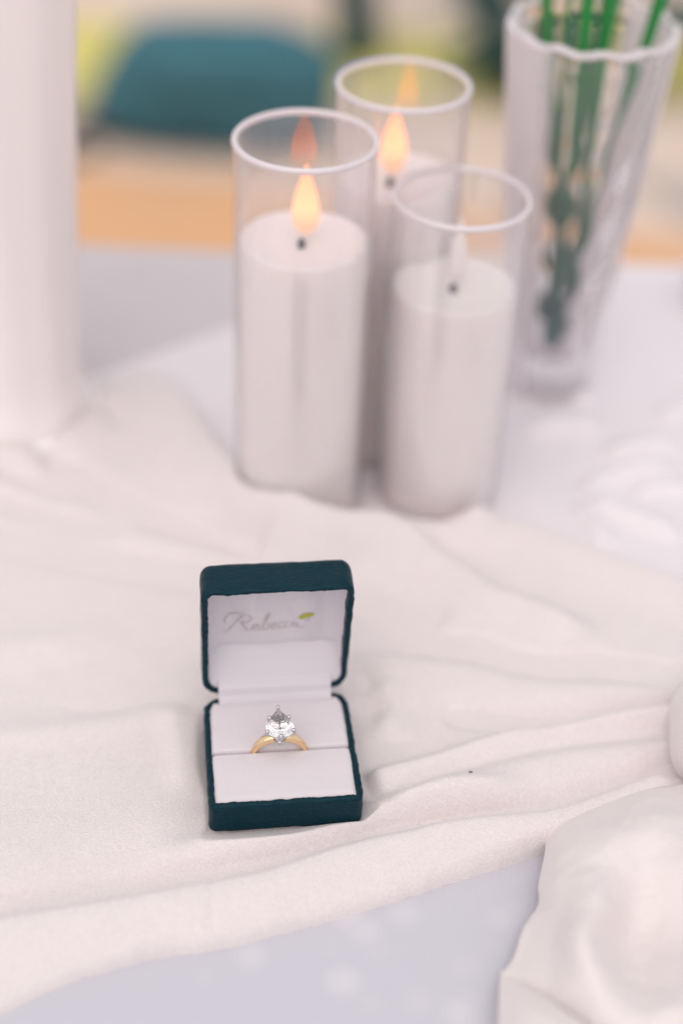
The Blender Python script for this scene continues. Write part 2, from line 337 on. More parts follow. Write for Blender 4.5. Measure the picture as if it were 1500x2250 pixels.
obj('bottom_trim', *tube(crom([(-214, -25, 26), (-190, -78, 22), (-90, -98, 20), (40, -102, 20), (160, -92, 22), (212, -40, 26)], 8), 9.0, 8), 'bagdark', bag)
obj('strap', *tube(crom([(-205, -40, 40), (-250, -70, 14), (-285, -95, 9), (-300, -130, 9), (-250, -150, 9), (-180, -130, 9)], 8), np.interp(np.linspace(0, 1, 41), [0, .3, 1], [16, 12, 9]), 8), 'bagdark', bag)

# two dark plants beyond the grass
def limb(pts, rads, k=8):
    P = crom(pts, k); return tube(P, np.interp(np.linspace(0, 1, len(P)), np.linspace(0, 1, len(rads)), rads), 10)
t0 = gp(780, 128)
tr = thing('tree', 'slender dark tree trunk leaning left at the top edge of the photo', 'tree', (t0[0], t0[1], GZ))
obj('trunk', *limb([(8, 0, -5), (-4, 30, 120), (-22, 60, 260), (-40, 80, 460), (-60, 60, 800), (-70, 40, 1300)], [50, 44, 40, 36, 28, 14]), 'bark', tr)
obj('branch', *limb([(-40, 80, 470), (20, 110, 640), (70, 140, 900), (90, 120, 1200)], [11, 9, 7, 4]), 'bark', tr)
def leaf_cloud(n, c, r, size, seed):
    g = np.random.default_rng(seed); V, F = [], []
    for i in range(n):
        d = g.normal(size=3); d /= np.linalg.norm(d); p = np.array(c) + d * np.array(r) * g.random() ** .4
        a = g.normal(size=3); a /= np.linalg.norm(a); b = np.cross(a, g.normal(size=3)); b /= np.linalg.norm(b); s = size * g.uniform(.6, 1.3)
        o = len(V); V += [p - a * s, p + b * s * .35, p + a * s, p - b * s * .35]; F.append([o, o + 1, o + 2, o + 3])
    return np.array(V), F
V1 = join(leaf_cloud(420, (-60, 40, 1250), (420, 320, 330), 55, 3), leaf_cloud(260, (90, 120, 1300), (300, 260, 240), 50, 4))
tag(obj('crown', *V1, 'leaf', tr, smooth=False), kind='stuff')

s0 = gp(1120, 235)
sh = thing('shrub', 'dark green leafy plant with arching stems behind the flared crystal vase', 'plant', (s0[0] + 70, s0[1] + 60, GZ))
pathA = [(0, 0, 0), (-60, 20, 60), (-125, 50, 150), (-180, 80, 260), (-235, 110, 430), (-310, 140, 760)]
obj('stem', *limb(pathA, [40, 38, 36, 34, 28, 12]), 'bark', sh)
obj('stem', *limb([(0, 0, 0), (90, 30, 80), (220, 40, 130), (330, 30, 150), (420, 10, 120)], [24, 20, 14, 9, 4]), 'bark', sh)
def blade(p0, p1, bend, w, n=12):
    t = np.linspace(0, 1, n); P = np.outer(1 - t, p0) + np.outer(t, p1); P[:, 2] += bend * np.sin(np.pi * t)
    d = np.array(p1) - np.array(p0); s = np.cross(d, [0, 0, 1.]); s /= np.linalg.norm(s) + 1e-9
    ww = w * np.sin(np.pi * np.clip(t * .93 + .07, 0, 1)) ** .7
    A = np.stack([P - s * ww[:, None], P + np.array([0, 0, -ww.max() * .3]) , P + s * ww[:, None]], 1).reshape(-1, 3)
    return A, gridf(n, 3)
g2 = np.random.default_rng(11)
base = np.array([[-120, 50, 150], [-70, 20, 60], [-180, 80, 260], [-215, 100, 360], [-30, 10, 30], [0, 0, 20], [90, 30, 80], [220, 40, 130], [330, 30, 150]])
for i in range(96):
    b = base[i % len(base)] + g2.normal(0, 14, 3); ang = g2.uniform(0, 2 * np.pi); ln = g2.uniform(80, 170)
    e = b + np.array([math.cos(ang) * ln, math.sin(ang) * ln, g2.uniform(-40, 60)]); e[2] = max(e[2], 6); b[2] = max(b[2], 6)
    obj('leaf', *blade(b, e, g2.uniform(5, 25), g2.uniform(16, 32)), 'leaf', sh)

# ------------------------------------------------------------------ table and cloths
TX0, TX1, TY0, TY1 = -620., 620., 90., 771.
tb = thing('table', 'table under the white cloths, only its covered top in view', 'table', (0, (TY0 + TY1) / 2, GZ))
def box(x0, x1, y0, y1, z0, z1):
    V = np.array([(x, y, z) for z in (z0, z1) for x, y in ((x0, y0), (x1, y0), (x1, y1), (x0, y1))], float)
    return V, [[3, 2, 1, 0], [4, 5, 6, 7], [0, 1, 5, 4], [1, 2, 6, 5], [2, 3, 7, 6], [3, 0, 4, 7]]
yc = (TY0 + TY1) / 2; hy = (TY1 - TY0) / 2
obj('tabletop', *box(TX0 + 4, TX1 - 4, -hy + 4, hy - 4, -GZ - 28, -GZ - 3), 'wood', tb, smooth=False)
for sx in (-1, 1):
    for sy in (-1, 1):
        cx, cy = sx * 560, sy * (hy - 50); obj('leg', *box(cx - 20, cx + 20, cy - 20, cy + 20, 0, -GZ - 30), 'wood', tb, smooth=False)
# tablecloth: top plus hanging skirt, one sheet
def cloth_loop(grow, z, ripple=0.0):
    n = 60; xs = np.linspace(TX0, TX1, n); ys = np.linspace(TY0, TY1, n); P = []
    P += [(x, TY0, 0) for x in xs[:-1]]; P += [(TX1, y, 1) for y in ys[:-1]]; P += [(x, TY1, 2) for x in xs[::-1][:-1]]; P += [(TX0, y, 3) for y in ys[::-1][:-1]]
    nrm = {0: (0, -1), 1: (1, 0), 2: (0, 1), 3: (-1, 0)}; out = []
    for k, (x, y, s) in enumerate(P):
        g = grow + ripple * math.sin(k * 0.55); out.append((x + nrm[s][0] * g, y + nrm[s][1] * g, z))
    return np.array(out)
Lc = [cloth_loop(-6, 0), cloth_loop(-3, -0.2), cloth_loop(-1, -1), cloth_loop(0.2, -3), cloth_loop(2, -60, 2), cloth_loop(8, -300, 12), cloth_loop(14, -640, 22)]
V, F = loops(Lc, cap0=False, cap1=False)
F.append(list(range(len(Lc[0]))))
o = obj('tablecloth', V, F, 'cotton'); o.data.set_sharp_from_angle(angle=R(60))
tag(o, 'plain greyish white tablecloth at the back left of the table', 'tablecloth')

def edge_interp(pts, z):
    P = np.array([W(a, b, z)[:2] if not isinstance(a, tuple) else a for a, b in pts]); P = crom(P, 8); o = np.argsort(P[:, 0]); return P[o, 0], P[o, 1]

NEAR = [(-900, 2560), (-400, 2400), (0, 2232), (150, 2165), (330, 2112), (480, 2090), (600, 2060), (800, 2005), (1000, 1940), (1195, 1880), (1500, 1780), (1900, 1660), (2300, 1560)]
FAR = [(-700, 800), (0, 800), (200, 822), (300, 822), (372, 832), (430, 905), (500, 1000), (640, 1072), (800, 1140), (900, 1166), (1000, 1154), (1080, 1156), (1200, 1186), (1350, 1242), (1500, 1292), (1900, 1400), (2300, 1500)]
FXF, FYF = edge_interp(FAR, 2.0)
# sheer overlay cloth, its back left edge running diagonally behind the candles
nx, ny = 420, 240
xs = np.linspace(-330, 330, nx); v = np.linspace(0, 1, ny)
yF = np.minimum(TY1 + 2, 634 + (xs + 120) * 0.80) + 1.2 * np.sin(xs / 17.0); yN = np.full(nx, 440.0)
yF = np.maximum(yF, 450)
X = np.broadcast_to(xs, (ny, nx)).copy(); Y = yN[None] + v[:, None] * (yF - yN)[None]
OV = [([(1130, 960), (1230, 935), (1330, 945)], 9, 9, 3.6, .3), ([(1270, 1100), (1330, 1060), (1400, 1040), (1480, 1025)], 5, 5, 4.4, .25), ([(1280, 1090), (1350, 1130), (1430, 1160), (1500, 1190)], 5, 6, 3.6, .25),
      ([(1250, 1070), (1330, 1035), (1390, 1000)], 5, 4, -1.5, .3), ([(1320, 1010), (1400, 985), (1490, 975)], 6, 5, 3.2, .3), ([(1120, 880), (1240, 870), (1300, 900)], 7, 5, 3.2, .3), ([(1390, 1090), (1450, 1080), (1540, 1085)], 4, 4, 2.8, .3),
      ([(385, 825), (440, 890), (500, 985)], 9, 8, -1.2, .2), ([(1260, 1110), (1300, 1160), (1330, 1210)], 4, 6, 2.6, .3), ([(1440, 930), (1500, 900), (1560, 880)], 5, 5, 3.0, .3)]
Z = 1.8 + folds(X, Y, OV, 1.0) + 0.6 * fbm(X, Y, 55, 5.0, 2)
dE = np.minimum(yF[None] - Y, 1e3)
Z = np.where(Y < np.interp(X, FXF, FYF) - 8, 0.9, Z)
Z = np.maximum(Z, 0.8); Z = 0.5 + (Z + 2.6 * np.exp(-((dE - 3.5) / 4) ** 2) - 0.5) * sstep(-0.5, 2.0, dE)
Z -= sstep(TY1 - 4, TY1 + 2, Y) * 4
o = obj('overlay_cloth', np.stack([X, Y, Z], -1).reshape(-1, 3), gridf(ny, nx), 'satin_cloth')
tag(o, 'smooth white satin overlay cloth behind the velvet runner, under candles and crystal vase', 'cloth')
# sheer dotted cloth in front of the runner, camera-side shade put into its tone
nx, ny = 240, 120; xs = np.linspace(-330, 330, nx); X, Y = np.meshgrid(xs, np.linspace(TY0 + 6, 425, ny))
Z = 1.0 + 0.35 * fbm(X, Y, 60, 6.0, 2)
o = obj('dotted_cloth', np.stack([X, Y, np.maximum(Z, .5)], -1).reshape(-1, 3), gridf(ny, nx), 'shaded_organza')
tag(o, 'sheer bluish dotted cloth greyed for shade at the bottom, in front of the velvet runner', 'cloth')

# ivory velvet runner with gathered folds
xn, yn = edge_interp(NEAR, 1.0); xf, yf = edge_interp(FAR, 2.0)
nx, ny = 560, 440
xs = np.linspace(-235, 235, nx); yN = np.interp(xs, xn, yn); yF = np.interp(xs, xf, yf)
v = np.linspace(0, 1, ny); v = v - 0.035 * np.sin(2 * np.pi * v) / (2 * np.pi)
X = np.broadcast_to(xs, (ny, nx)).copy(); Y = yN[None] + v[:, None] * (yF - yN)[None]
RF = [
    # far roll and the folds falling from upper left to the right
    ([(330, 800, 4), (380, 850, 6), (440, 928, 11), (500, 1000, 21), (570, 1042, 28), (640, 1074, 30), (720, 1110, 27), (800, 1142, 18), (880, 1170, 10), (960, 1180, 7)], 17, 4.5, [0, 3, 7, 16, 23, 25, 22, 13, 6, 1], 0),
    ([(385, 1540), (392, 1600), (402, 1680), (420, 1770)], 6, 10, 1.6, .3),
    ([(822, 1500), (842, 1560), (856, 1640)], 6, 7, 2.0, .3),
    ([(860, 1150, 5), (920, 1168, 6), (970, 1172, 6), (1030, 1164, 6), (1090, 1150, 5)], 9, 4, 5.0, .2),
    ([(-200, 985, 8), (-60, 978, 10), (60, 962, 10), (150, 930, 10), (215, 885, 9), (262, 835, 7)], 15, 4.5, [10, 10, 10, 9, 7, 2], 0),
    ([(700, 1140), (800, 1180), (900, 1222), (1000, 1275), (1070, 1325), (1150, 1352), (1240, 1385), (1340, 1415)], 13, 7, 5.0, .2),
    ([(960, 1175), (1080, 1165), (1200, 1195), (1350, 1252), (1500, 1302), (1700, 1370)], 16, 6, 3.6, .15),
    ([(40, 945), (180, 1052), (330, 1132), (500, 1192), (600, 1225)], 8, 5.5, -4.2, .12),
    ([(-60, 1010), (20, 1042), (90, 1070), (180, 1095)], 6, 5, -2.8, .25),
    ([(-100, 1060), (0, 1095), (80, 1122), (200, 1150), (320, 1170)], 7, 5.5, -3.4, .2),
    ([(-100, 1150), (0, 1182), (130, 1205), (280, 1240), (440, 1264), (560, 1290)], 9, 6.5, -3.8, .15),
    ([(-100, 1040), (60, 1100), (250, 1165), (420, 1215), (560, 1262)], 7, 7, 1.4, .2),
    ([(200, 885), (238, 915), (275, 955)], 5, 5, -2.4, .4),
    # behind and left of the box
    ([(-120, 1500), (0, 1498), (160, 1497), (260, 1478), (380, 1452), (470, 1440)], 16, 14, -1.5, .15),
    ([(130, 1535), (230, 1530), (330, 1515), (430, 1520), (520, 1530)], 14, 12, -1.2, .25),
    ([(-100, 1620), (60, 1618), (200, 1602), (340, 1572), (420, 1560)], 6, 6, 1.3, .25),
    ([(-150, 1440), (0, 1438), (120, 1420), (300, 1395)], 12, 10, 1.6, .3),
    # right of the box
    ([(740, 1352), (780, 1376), (925, 1405), (1050, 1422), (1125, 1448), (1200, 1460), (1290, 1456), (1375, 1468), (1500, 1484), (1620, 1490)], 10, 4.5, -5.0, .08),
    ([(760, 1455), (950, 1478), (1100, 1500), (1250, 1525), (1420, 1530), (1550, 1528)], 15, 9, 2.6, .12),
    ([(820, 1305), (900, 1340), (980, 1380)], 9, 9, -2.8, .3),
    ([(1090, 1350), (1180, 1400), (1260, 1430)], 8, 8, -1.6, .3),
    ([(960, 1572), (1060, 1588), (1165, 1601), (1250, 1588), (1350, 1570), (1480, 1556), (1600, 1545)], 4, 6, -4.0, .12),
    ([(800, 1728), (850, 1714), (950, 1688), (1050, 1655), (1165, 1622), (1250, 1603), (1350, 1587), (1470, 1576), (1600, 1565)], 8, 3.6, 3.4, .10),
    ([(850, 1772), (950, 1722), (1100, 1675), (1250, 1643), (1400, 1625), (1550, 1610)], 4, 4, -1.7, .15),
    ([(860, 1800), (960, 1755), (1100, 1710), (1250, 1680), (1400, 1665), (1560, 1650)], 14, 8, 2.4, .12),
    ([(790, 1600), (830, 1560), (800, 1500), (770, 1470)], 5, 7, -2.0, .3),
    # the big near folds
    ([(-200, 2045), (0, 2010), (300, 1962), (560, 1914), (700, 1868), (850, 1830), (1000, 1803), (1180, 1788), (1300, 1753), (1480, 1692), (1650, 1640)], 4.5, 5.5, -4.4, .06),
    ([(-200, 2100), (0, 2065), (300, 2012), (560, 1962), (700, 1920), (850, 1880), (1000, 1850), (1180, 1820), (1330, 1775), (1500, 1712)], 15, 7, 5.2, .06),
    ([(300, 1890), (480, 1868), (600, 1858), (720, 1842), (820, 1805), (950, 1765), (1050, 1752), (1180, 1740)], 7, 6, 3.6, .18),
    ([(-150, 1900), (0, 1880), (150, 1850), (300, 1828), (430, 1835)], 20, 18, 1.2, .2),
    ([(466, 1925), (466, 2000), (468, 2090)], 2.0, 2.0, -0.35, .25),
]
Z = 4.2 + folds(X, Y, RF, 3.0) + 0.45 * fbm(X, Y, 45, 1.0, 3) + 0.12 * fbm(X, Y, 11, 8.0, 2)
# ring box footprint: the cloth is pressed down under it
BX, BY, BYAW, BZ = -14.2, 347.4, 0.14, 3.6
ca, sa = math.cos(BYAW), math.sin(BYAW)
LU = (X - BX) * ca + (Y - BY) * sa; LW = -(X - BX) * sa + (Y - BY) * ca
dx = np.maximum(np.abs(LU) - 26.0, 0); dw = np.maximum(np.maximum(0.6 - LW, LW - 68), 0); db = np.hypot(dx, dw)
cap = BZ - 0.4 + np.minimum(db * 0.75, 12) + 2.2 * np.exp(-((LW + 1.5) / 3.5) ** 2) * sstep(-6, 24, LU) * (db > 0)
Z = np.where(db < 14, np.minimum(Z, cap), Z)
Z = np.maximum(Z, 2.8)
dn, df = Y - yN[None], yF[None] - Y
rim = lambda d, r: np.sqrt(np.clip(1 - (1 - np.clip(d / r, 0, 1)) ** 2, 0, 1))
Z = 0.6 + (Z - 0.6) * rim(dn, 4.5) * rim(df, 5.0)
Y = Y + 0.5 * fbm(X, Y, 6, 4.0, 2) * np.exp(-dn / 4)
for cx_, cy_ in ((-19.58, 535.4), (17.45, 589.6), (41.99, 550.0)):
    rr0 = np.hypot(X - cx_, Y - cy_); Z = np.where(rr0 < 27.4, np.minimum(Z, .5), Z)
q = W(20, 905, 2); rr0 = np.hypot(X - q[0], Y - q[1]); Z = np.where(rr0 < 41, np.minimum(Z, 3.6), Z)
run = obj('velvet_runner', np.stack([X, Y, Z], -1).reshape(-1, 3), gridf(ny, nx), 'velvet')
tag(run, 'ivory velvet runner in loose folds under the open ring box', 'runner')
def zrun(x, y):
    i = np.argmin((X - x) ** 2 + (Y - y) ** 2); return Z.flat[i]

# a dark fleck of lint on the velvet
p = W(1031, 1720, 6); V, F = sphere((0, 0, 0), 0.55, 8)
V = V * np.array([1.3, .8, .7]); V += 0.1 * rng.normal(size=V.shape)
o = obj('lint', V, F, 'lint'); o.location = (p[0] * MM, p[1] * MM, (zrun(p[0], p[1]) + .25) * MM); tag(o, 'tiny dark speck of lint on the velvet right of the box', 'lint')

# ------------------------------------------------------------------ chiffon cloth bunched at the right
def net(rows, ku=22, kv=16):
    G = np.array([[W(a, b, z) for a, b, z in r] for r in rows])
    G = np.array([crom(r, ku) for r in G]); G = np.stack([crom(G[:, j], kv) for j in range(G.shape[1])], 1); return G
def sheet(name, rows, m, parent, amp=0.6, s=14, seed=0.0, thick=0.28):
    G = net(rows); f = fbm(G[..., 0], G[..., 1], s, seed, 3)
    A_, B_ = G[..., 0] * .55 + G[..., 1] * .83, G[..., 1] * .40 - G[..., 0] * .62
    r_ = np.clip(1 - np.abs(fbm(A_ * .45, B_ * 1.3, 14, seed + 20, 2)) * 3.2, 0, 1) ** 2      # sharp narrow creases running along the cloth
    r2 = np.clip(1 - np.abs(fbm(B_ * .5, A_ * 1.2, 11, seed + 31, 2)) * 3.5, 0, 1) ** 2
    G[..., 2] += f * amp + .32 * r_ * amp + .14 * r2 * amp
    ny, nx = G.shape[:2]; o = obj(name, G.reshape(-1, 3), gridf(ny, nx), m, parent)
    md = o.modifiers.new('thickness', 'SOLIDIFY'); md.thickness = thick * MM; md.offset = 0; return o
chf = thing('chiffon_cloth', 'ivory chiffon cloth bunched in soft layers at the lower right corner', 'cloth')
sheet('upper_layer', [
    [(1200, 1842, 5), (1225, 1808, 8), (1290, 1775, 9), (1400, 1742, 11), (1520, 1724, 12), (1680, 1705, 12)],
    [(1196, 1880, 8), (1235, 1862, 18), (1300, 1838, 24), (1410, 1806, 27), (1530, 1790, 27), (1680, 1780, 24)],
    [(1183, 1945, 8), (1232, 1935, 21), (1310, 1915, 27), (1410, 1890, 25), (1530, 1880, 31), (1690, 1870, 30)],
    [(1182, 1990, 7), (1228, 1995, 20), (1300, 1985, 31), (1400, 1975, 19), (1530, 1960, 25), (1690, 1955, 33)],
    [(1150, 2040, 7), (1212, 2055, 18), (1280, 2060, 33), (1385, 2070, 13), (1510, 2060, 20), (1690, 2040, 33)],
    [(1128, 2105, 6), (1200, 2130, 16), (1300, 2150, 29), (1400, 2150, 18), (1510, 2135, 24), (1690, 2130, 30)],
    [(1104, 2150, 6), (1190, 2200, 14), (1310, 2240, 22), (1420, 2240, 26), (1520, 2220, 29), (1690, 2220, 26)],
    [(1098, 2260, 4), (1190, 2310, 9), (1310, 2340, 12), (1420, 2340, 16), (1520, 2330, 18), (1690, 2330, 16)]], 'chiffon', chf, 1.1, 16, 3.0)
sheet('lower_layer', [
    [(1100, 2130, 4), (1150, 2165, 12), (1215, 2205, 20), (1290, 2260, 23), (1360, 2330, 22)],
    [(1096, 2190, 8), (1150, 2215, 19), (1210, 2250, 25), (1270, 2300, 26), (1330, 2370, 24)],
    [(1094, 2270, 8), (1145, 2290, 17), (1200, 2320, 22), (1250, 2370, 22), (1310, 2430, 20)],
    [(1090, 2360, 2), (1140, 2380, 6), (1200, 2400, 8), (1250, 2440, 8), (1310, 2490, 6)]], 'chiffon', chf, 0.5, 18, 7.0)
sheet('back_layer', [
    [(1494, 1508, 8), (1520, 1480, 12), (1600, 1460, 14), (1700, 1450, 14)],
    [(1473, 1545, 10), (1505, 1540, 28), (1600, 1525, 32), (1700, 1520, 32)],
    [(1470, 1610, 10), (1502, 1612, 30), (1600, 1600, 36), (1700, 1600, 34)],
    [(1472, 1660, 8), (1502, 1668, 22), (1600, 1665, 28), (1700, 1660, 26)],
    [(1486, 1700, 5), (1520, 1722, 10), (1600, 1725, 14), (1700, 1730, 14)]], 'chiffon', chf, 0.8, 14, 9.0)

# ------------------------------------------------------------------ candles
def make_candle(x, y, hrim, hwax, lit, label, fl_h, dx=0.0, dy=0.0, wick=(0, -2)):
    t = thing('candle', label, 'candle', (x, y, 1.6), 0, 'flameless candles in glass cylinders')
    hr, hw = hrim - 1.6, hwax - 1.6
    mod = lambda a, r, z: 0.004 * np.sin(3 * a + z * .05)
    prof = [(24.0, 1.2), (25.1, 2.2)] + [(25.3, z) for z in np.linspace(4, hw - 2.5, 10)] + [(25.1, hw - 1.2), (24.4, hw - 0.2), (23.4, hw + .1), (21, hw - .5), (15, hw - 1.2), (8, hw - 1.5), (2.5, hw - 1.6)]
    obj('wax', *lathe(prof, 72, mod), 'wax', t, sharp=60)
    g = obj('glass_cylinder', *lathe([(20, 0.0), (26.8, 0.0), (27.5, .8), (27.5, 4), (27.5, hr - 1.0)], 96, cap1=False), 'glass', t)
    obj('inner_wall', *lathe([(25.85, 1.5), (25.85, hr - 1.0)], 96, cap0=False, cap1=False), 'glass', g)
    a = np.linspace(0, 2 * np.pi, 96, endpoint=False); Lr = []
    for q in np.linspace(0, 2 * np.pi, 12, endpoint=False):
        r_ = 26.7 + 1.25 * math.cos(q); Lr.append(np.stack([r_ * np.cos(a), r_ * np.sin(a), np.full(96, hr - .6 + 1.35 * math.sin(q))], 1))
    V = np.concatenate(Lr + [Lr[0]]); obj('rim', V, gridf(13, 96, True), 'rim', g)
    prof = [(0.3, 0)] + [(5.6 * math.sin(np.pi * s ** 0.62) ** 1.0 * (1 - s * .22) + .15, fl_h * s) for s in np.linspace(0.03, 0.985, 26)]
    V, F = lathe(prof, 24); V[:, 1] *= .8; V[:, :2] *= (1.0 if lit else .72)
    o = obj('flame', V, F, 'flame_lit' if lit else 'flame_off', t); o.location = (dx * MM, dy * MM, (hw + 1.2) * MM)
    V, F = lathe([(1.5, -1.8), (1.6, 1.0), (1.2, 1.8), (.5, 2.0)], 16); o = obj('wick', V, F, 'wick', t); o.location = (wick[0] * MM, wick[1] * MM, hw * MM)
    return t
c1 = make_candle(-19.58, 535.4, 174.2, 133.0, True, 'lit glass candle with its orange flame reflected in clear glass, directly behind the ring box', 30.5, 0.6, 0, (-.6, -5.0))
c2 = make_candle(17.45, 589.6, 175.7, 135.5, True, 'lit glass candle standing behind the two others, its upper half above them', 31, -2.5, -2, (-3.4, -7.0))
c3 = make_candle(41.99, 550.0, 146.4, 108.0, False, 'shortest glass candle with a pale unlit flame, beside the crystal vase', 29, 0.5, 0, (-.6, -5.0))

# ------------------------------------------------------------------ crystal vase with stems
VX, VY, VH = 98.5, 643.0, 182.0
vs = thing('vase', 'flared cut crystal vase holding green stems, right of the candles', 'vase', (VX, VY, 1.5))
NF = 12
def flute(a, r, z): return 0.020 * np.abs(np.cos(a * NF / 2)) ** 0.7 * min(1, z / 12) - 0.010
def vprof(z): return 21.0 + 16.5 * (z / VH) ** 1.1
zz = np.linspace(3, VH - 3, 70)
outp = [(19, 0), (21.8, .6), (22.6, 2)] + [(vprof(z), z) for z in zz] + [(vprof(VH) - .3, VH - 1.0), (vprof(VH) - 1.6, VH + .2)]
inp = [(vprof(VH) - 4.2, VH + .1), (vprof(VH) - 5.6, VH - 1.2)] + [(max(vprof(z) - 6.5 - 4.5 * (1 - z / VH), 3), z) for z in np.linspace(VH - 4, 26, 24)] + [(8.5, 21), (4, 19.5)]
n = 96; a = np.linspace(0, 2 * np.pi, n, endpoint=False); Ls = []
for r, z in outp:
    dia = 0.0
    k = r * (1 + flute(a, r, z))
    if 45 < z < 150: k = k + 1.25 * np.abs(np.sin(a * 5 + (z - 45) / 105 * 4 * np.pi)) * np.abs(np.sin(a * 5 - (z - 45) / 105 * 4 * np.pi)) * math.sin(np.pi * (z - 45) / 105) ** .5
    zs_ = z + (0.9 * np.cos(a * NF) if z > VH - 2 else 0)
    Ls.append(np.stack([k * np.cos(a), k * np.sin(a), np.broadcast_to(zs_, (n,))], 1))
for r, z in inp:
    zs_ = z + (0.9 * np.cos(a * NF) if z > VH - 2 else 0)
    Ls.append(np.stack([r * np.cos(a), r * np.sin(a), np.broadcast_to(zs_, (n,))], 1))
V, F = loops(Ls); obj('body', V, F, 'sky_whitened', vs, sharp=25)
a = np.linspace(0, 2 * np.pi, 144, endpoint=False); Lr = []
for q_ in np.linspace(0, 2 * np.pi, 12, endpoint=False):
    r_ = vprof(VH) - 2.6 + 2.2 * math.cos(q_); Lr.append(np.stack([r_ * (1 + flute(a, 1, VH)) * np.cos(a), r_ * (1 + flute(a, 1, VH)) * np.sin(a), VH - .3 + 1.5 * math.sin(q_) + 0.9 * np.cos(a * NF)], 1))
obj('rim', np.concatenate(Lr + [Lr[0]]), gridf(13, 144, True), 'rim', vs)
g3 = np.random.default_rng(5)
for i in range(13):
    a0 = g3.uniform(0, 2 * np.pi); rb = g3.uniform(2.5, 6.0); rtop = [23, 26, 19, 27, 12, 24, 26, 15, 27, 22, 7, 25, 20][i]; at = i * 2.4 + g3.uniform(-.3, .3)
    p0 = np.array([rb * math.cos(a0), rb * math.sin(a0), 25 + g3.uniform(0, 16)]); p1 = np.array([rtop * math.cos(at), rtop * math.sin(at), VH - 3]); d = p1 - p0
    pts = [p0 + d * s + np.array([0, 0, 0]) for s in (0, .35, .7, 1.0)] + [p0 + d * 1.45 + np.array([0, 0, 4])]
    P = crom(pts, 7); rr_ = [1.6, 2.9, 1.3, 3.2, 1.2, 2.2, 1.1, 2.8, 1.3, 1.7, 1.2, 2.5, 1.4][i]
    P -= p0; o = obj('flower_stem', *tube(P, np.linspace(rr_ * .8, rr_, len(P)), 8), 'stem')
    o.location = ((VX + p0[0]) * MM, (VY + p0[1]) * MM, (1.5 + p0[2]) * MM)
    tag(o, 'green flower stem standing in the flared crystal vase', 'stem', 'flower stems in the crystal vase')

# small crystal dish cut off by the right edge
q = W(1560, 672, 1.5)
ds = thing('crystal_dish', 'cut crystal dish cut off by the right edge, on the far cloth', 'dish', (q[0], q[1], 1.5))
prof = [(9, 0), (11.5, .6), (10, 3), (9, 6), (12, 9), (16, 15), (17.5, 22), (16.9, 23), (15.2, 22.5), (13.5, 15), (9, 10.5), (4, 9.5)]
obj('bowl', *lathe(prof, 64, lambda a, r, z: 0.03 * np.abs(np.cos(a * 8)) * (z > 8)), 'sky_whitened', ds, sharp=25)

# tall white vase at the left edge
q = W(20, 905, 2)
lv = thing('white_vase', 'tall white flared vase with a glassy foot, cut off by the left edge', 'vase', (q[0], q[1], 4.0))
prof = [(40, 3.5), (38.5, 8), (36.3, 16), (34.8, 26)] + [(34.2 + 11 * (z / 190.) ** 1.2, z) for z in np.linspace(38, 300, 26)] + [(53, 303), (49, 303), (46, 290), (34, 120), (20, 60), (6, 50)]
obj('body', *lathe(prof, 72, lambda a, r, z: 0.012 * np.cos(a * 10)), 'milk', lv, sharp=50)
obj('foot', *lathe([(40, 0), (42, .6), (42.6, 1.8), (42, 3), (40.5, 3.8), (36, 4.2)], 72), mat('glazed_foot', (0.95, 0.92, 0.92), 0.12, 0.9, vary=0.02, vscale=30), lv)

# ------------------------------------------------------------------ ring box
rb = thing('ring_box', 'open dark teal ring box with white lining on the velvet', 'box', (BX, BY, BZ), BYAW)
def rrect(w, d, rf, rbk, ins, z, n=9):
    """rounded rectangle loop, front edge at y=0; ins = inset"""
    out = []; hw = w / 2 - ins; y0, y1 = ins, d - ins
    for cx, cy, r, a0 in ((hw, y0, rf, -90), (hw, y1, rbk, 0), (-hw, y1, rbk, 90), (-hw, y0, rf, 180)):
        r = max(r - ins, .25); sx, sy = (1 if cx > 0 else -1), (1 if cy == y1 else -1)
        for t in np.linspace(0, 90, n):
            q = R(a0 + t); out.append((cx - sx * r + r * math.cos(q), cy - sy * r + r * math.sin(q), z))
    # subdivide the straight sides
    P = np.array(out); res = []
    for i in range(len(P)):
        b = P[(i + 1) % len(P)]; L = np.linalg.norm(b - P[i]); k = max(1, int(L / 1.6))
        for j in range(k): res.append(P[i] + (b - P[i]) * j / k)
    return np.array(res)
def resample(P, n):
    Q = np.vstack([P, P[:1]]); s = np.r_[0, np.cumsum(np.linalg.norm(np.diff(Q, axis=0), axis=1))]
    t = np.linspace(0, s[-1], n, endpoint=False); return np.stack([np.interp(t, s, Q[:, k]) for k in range(3)], 1)
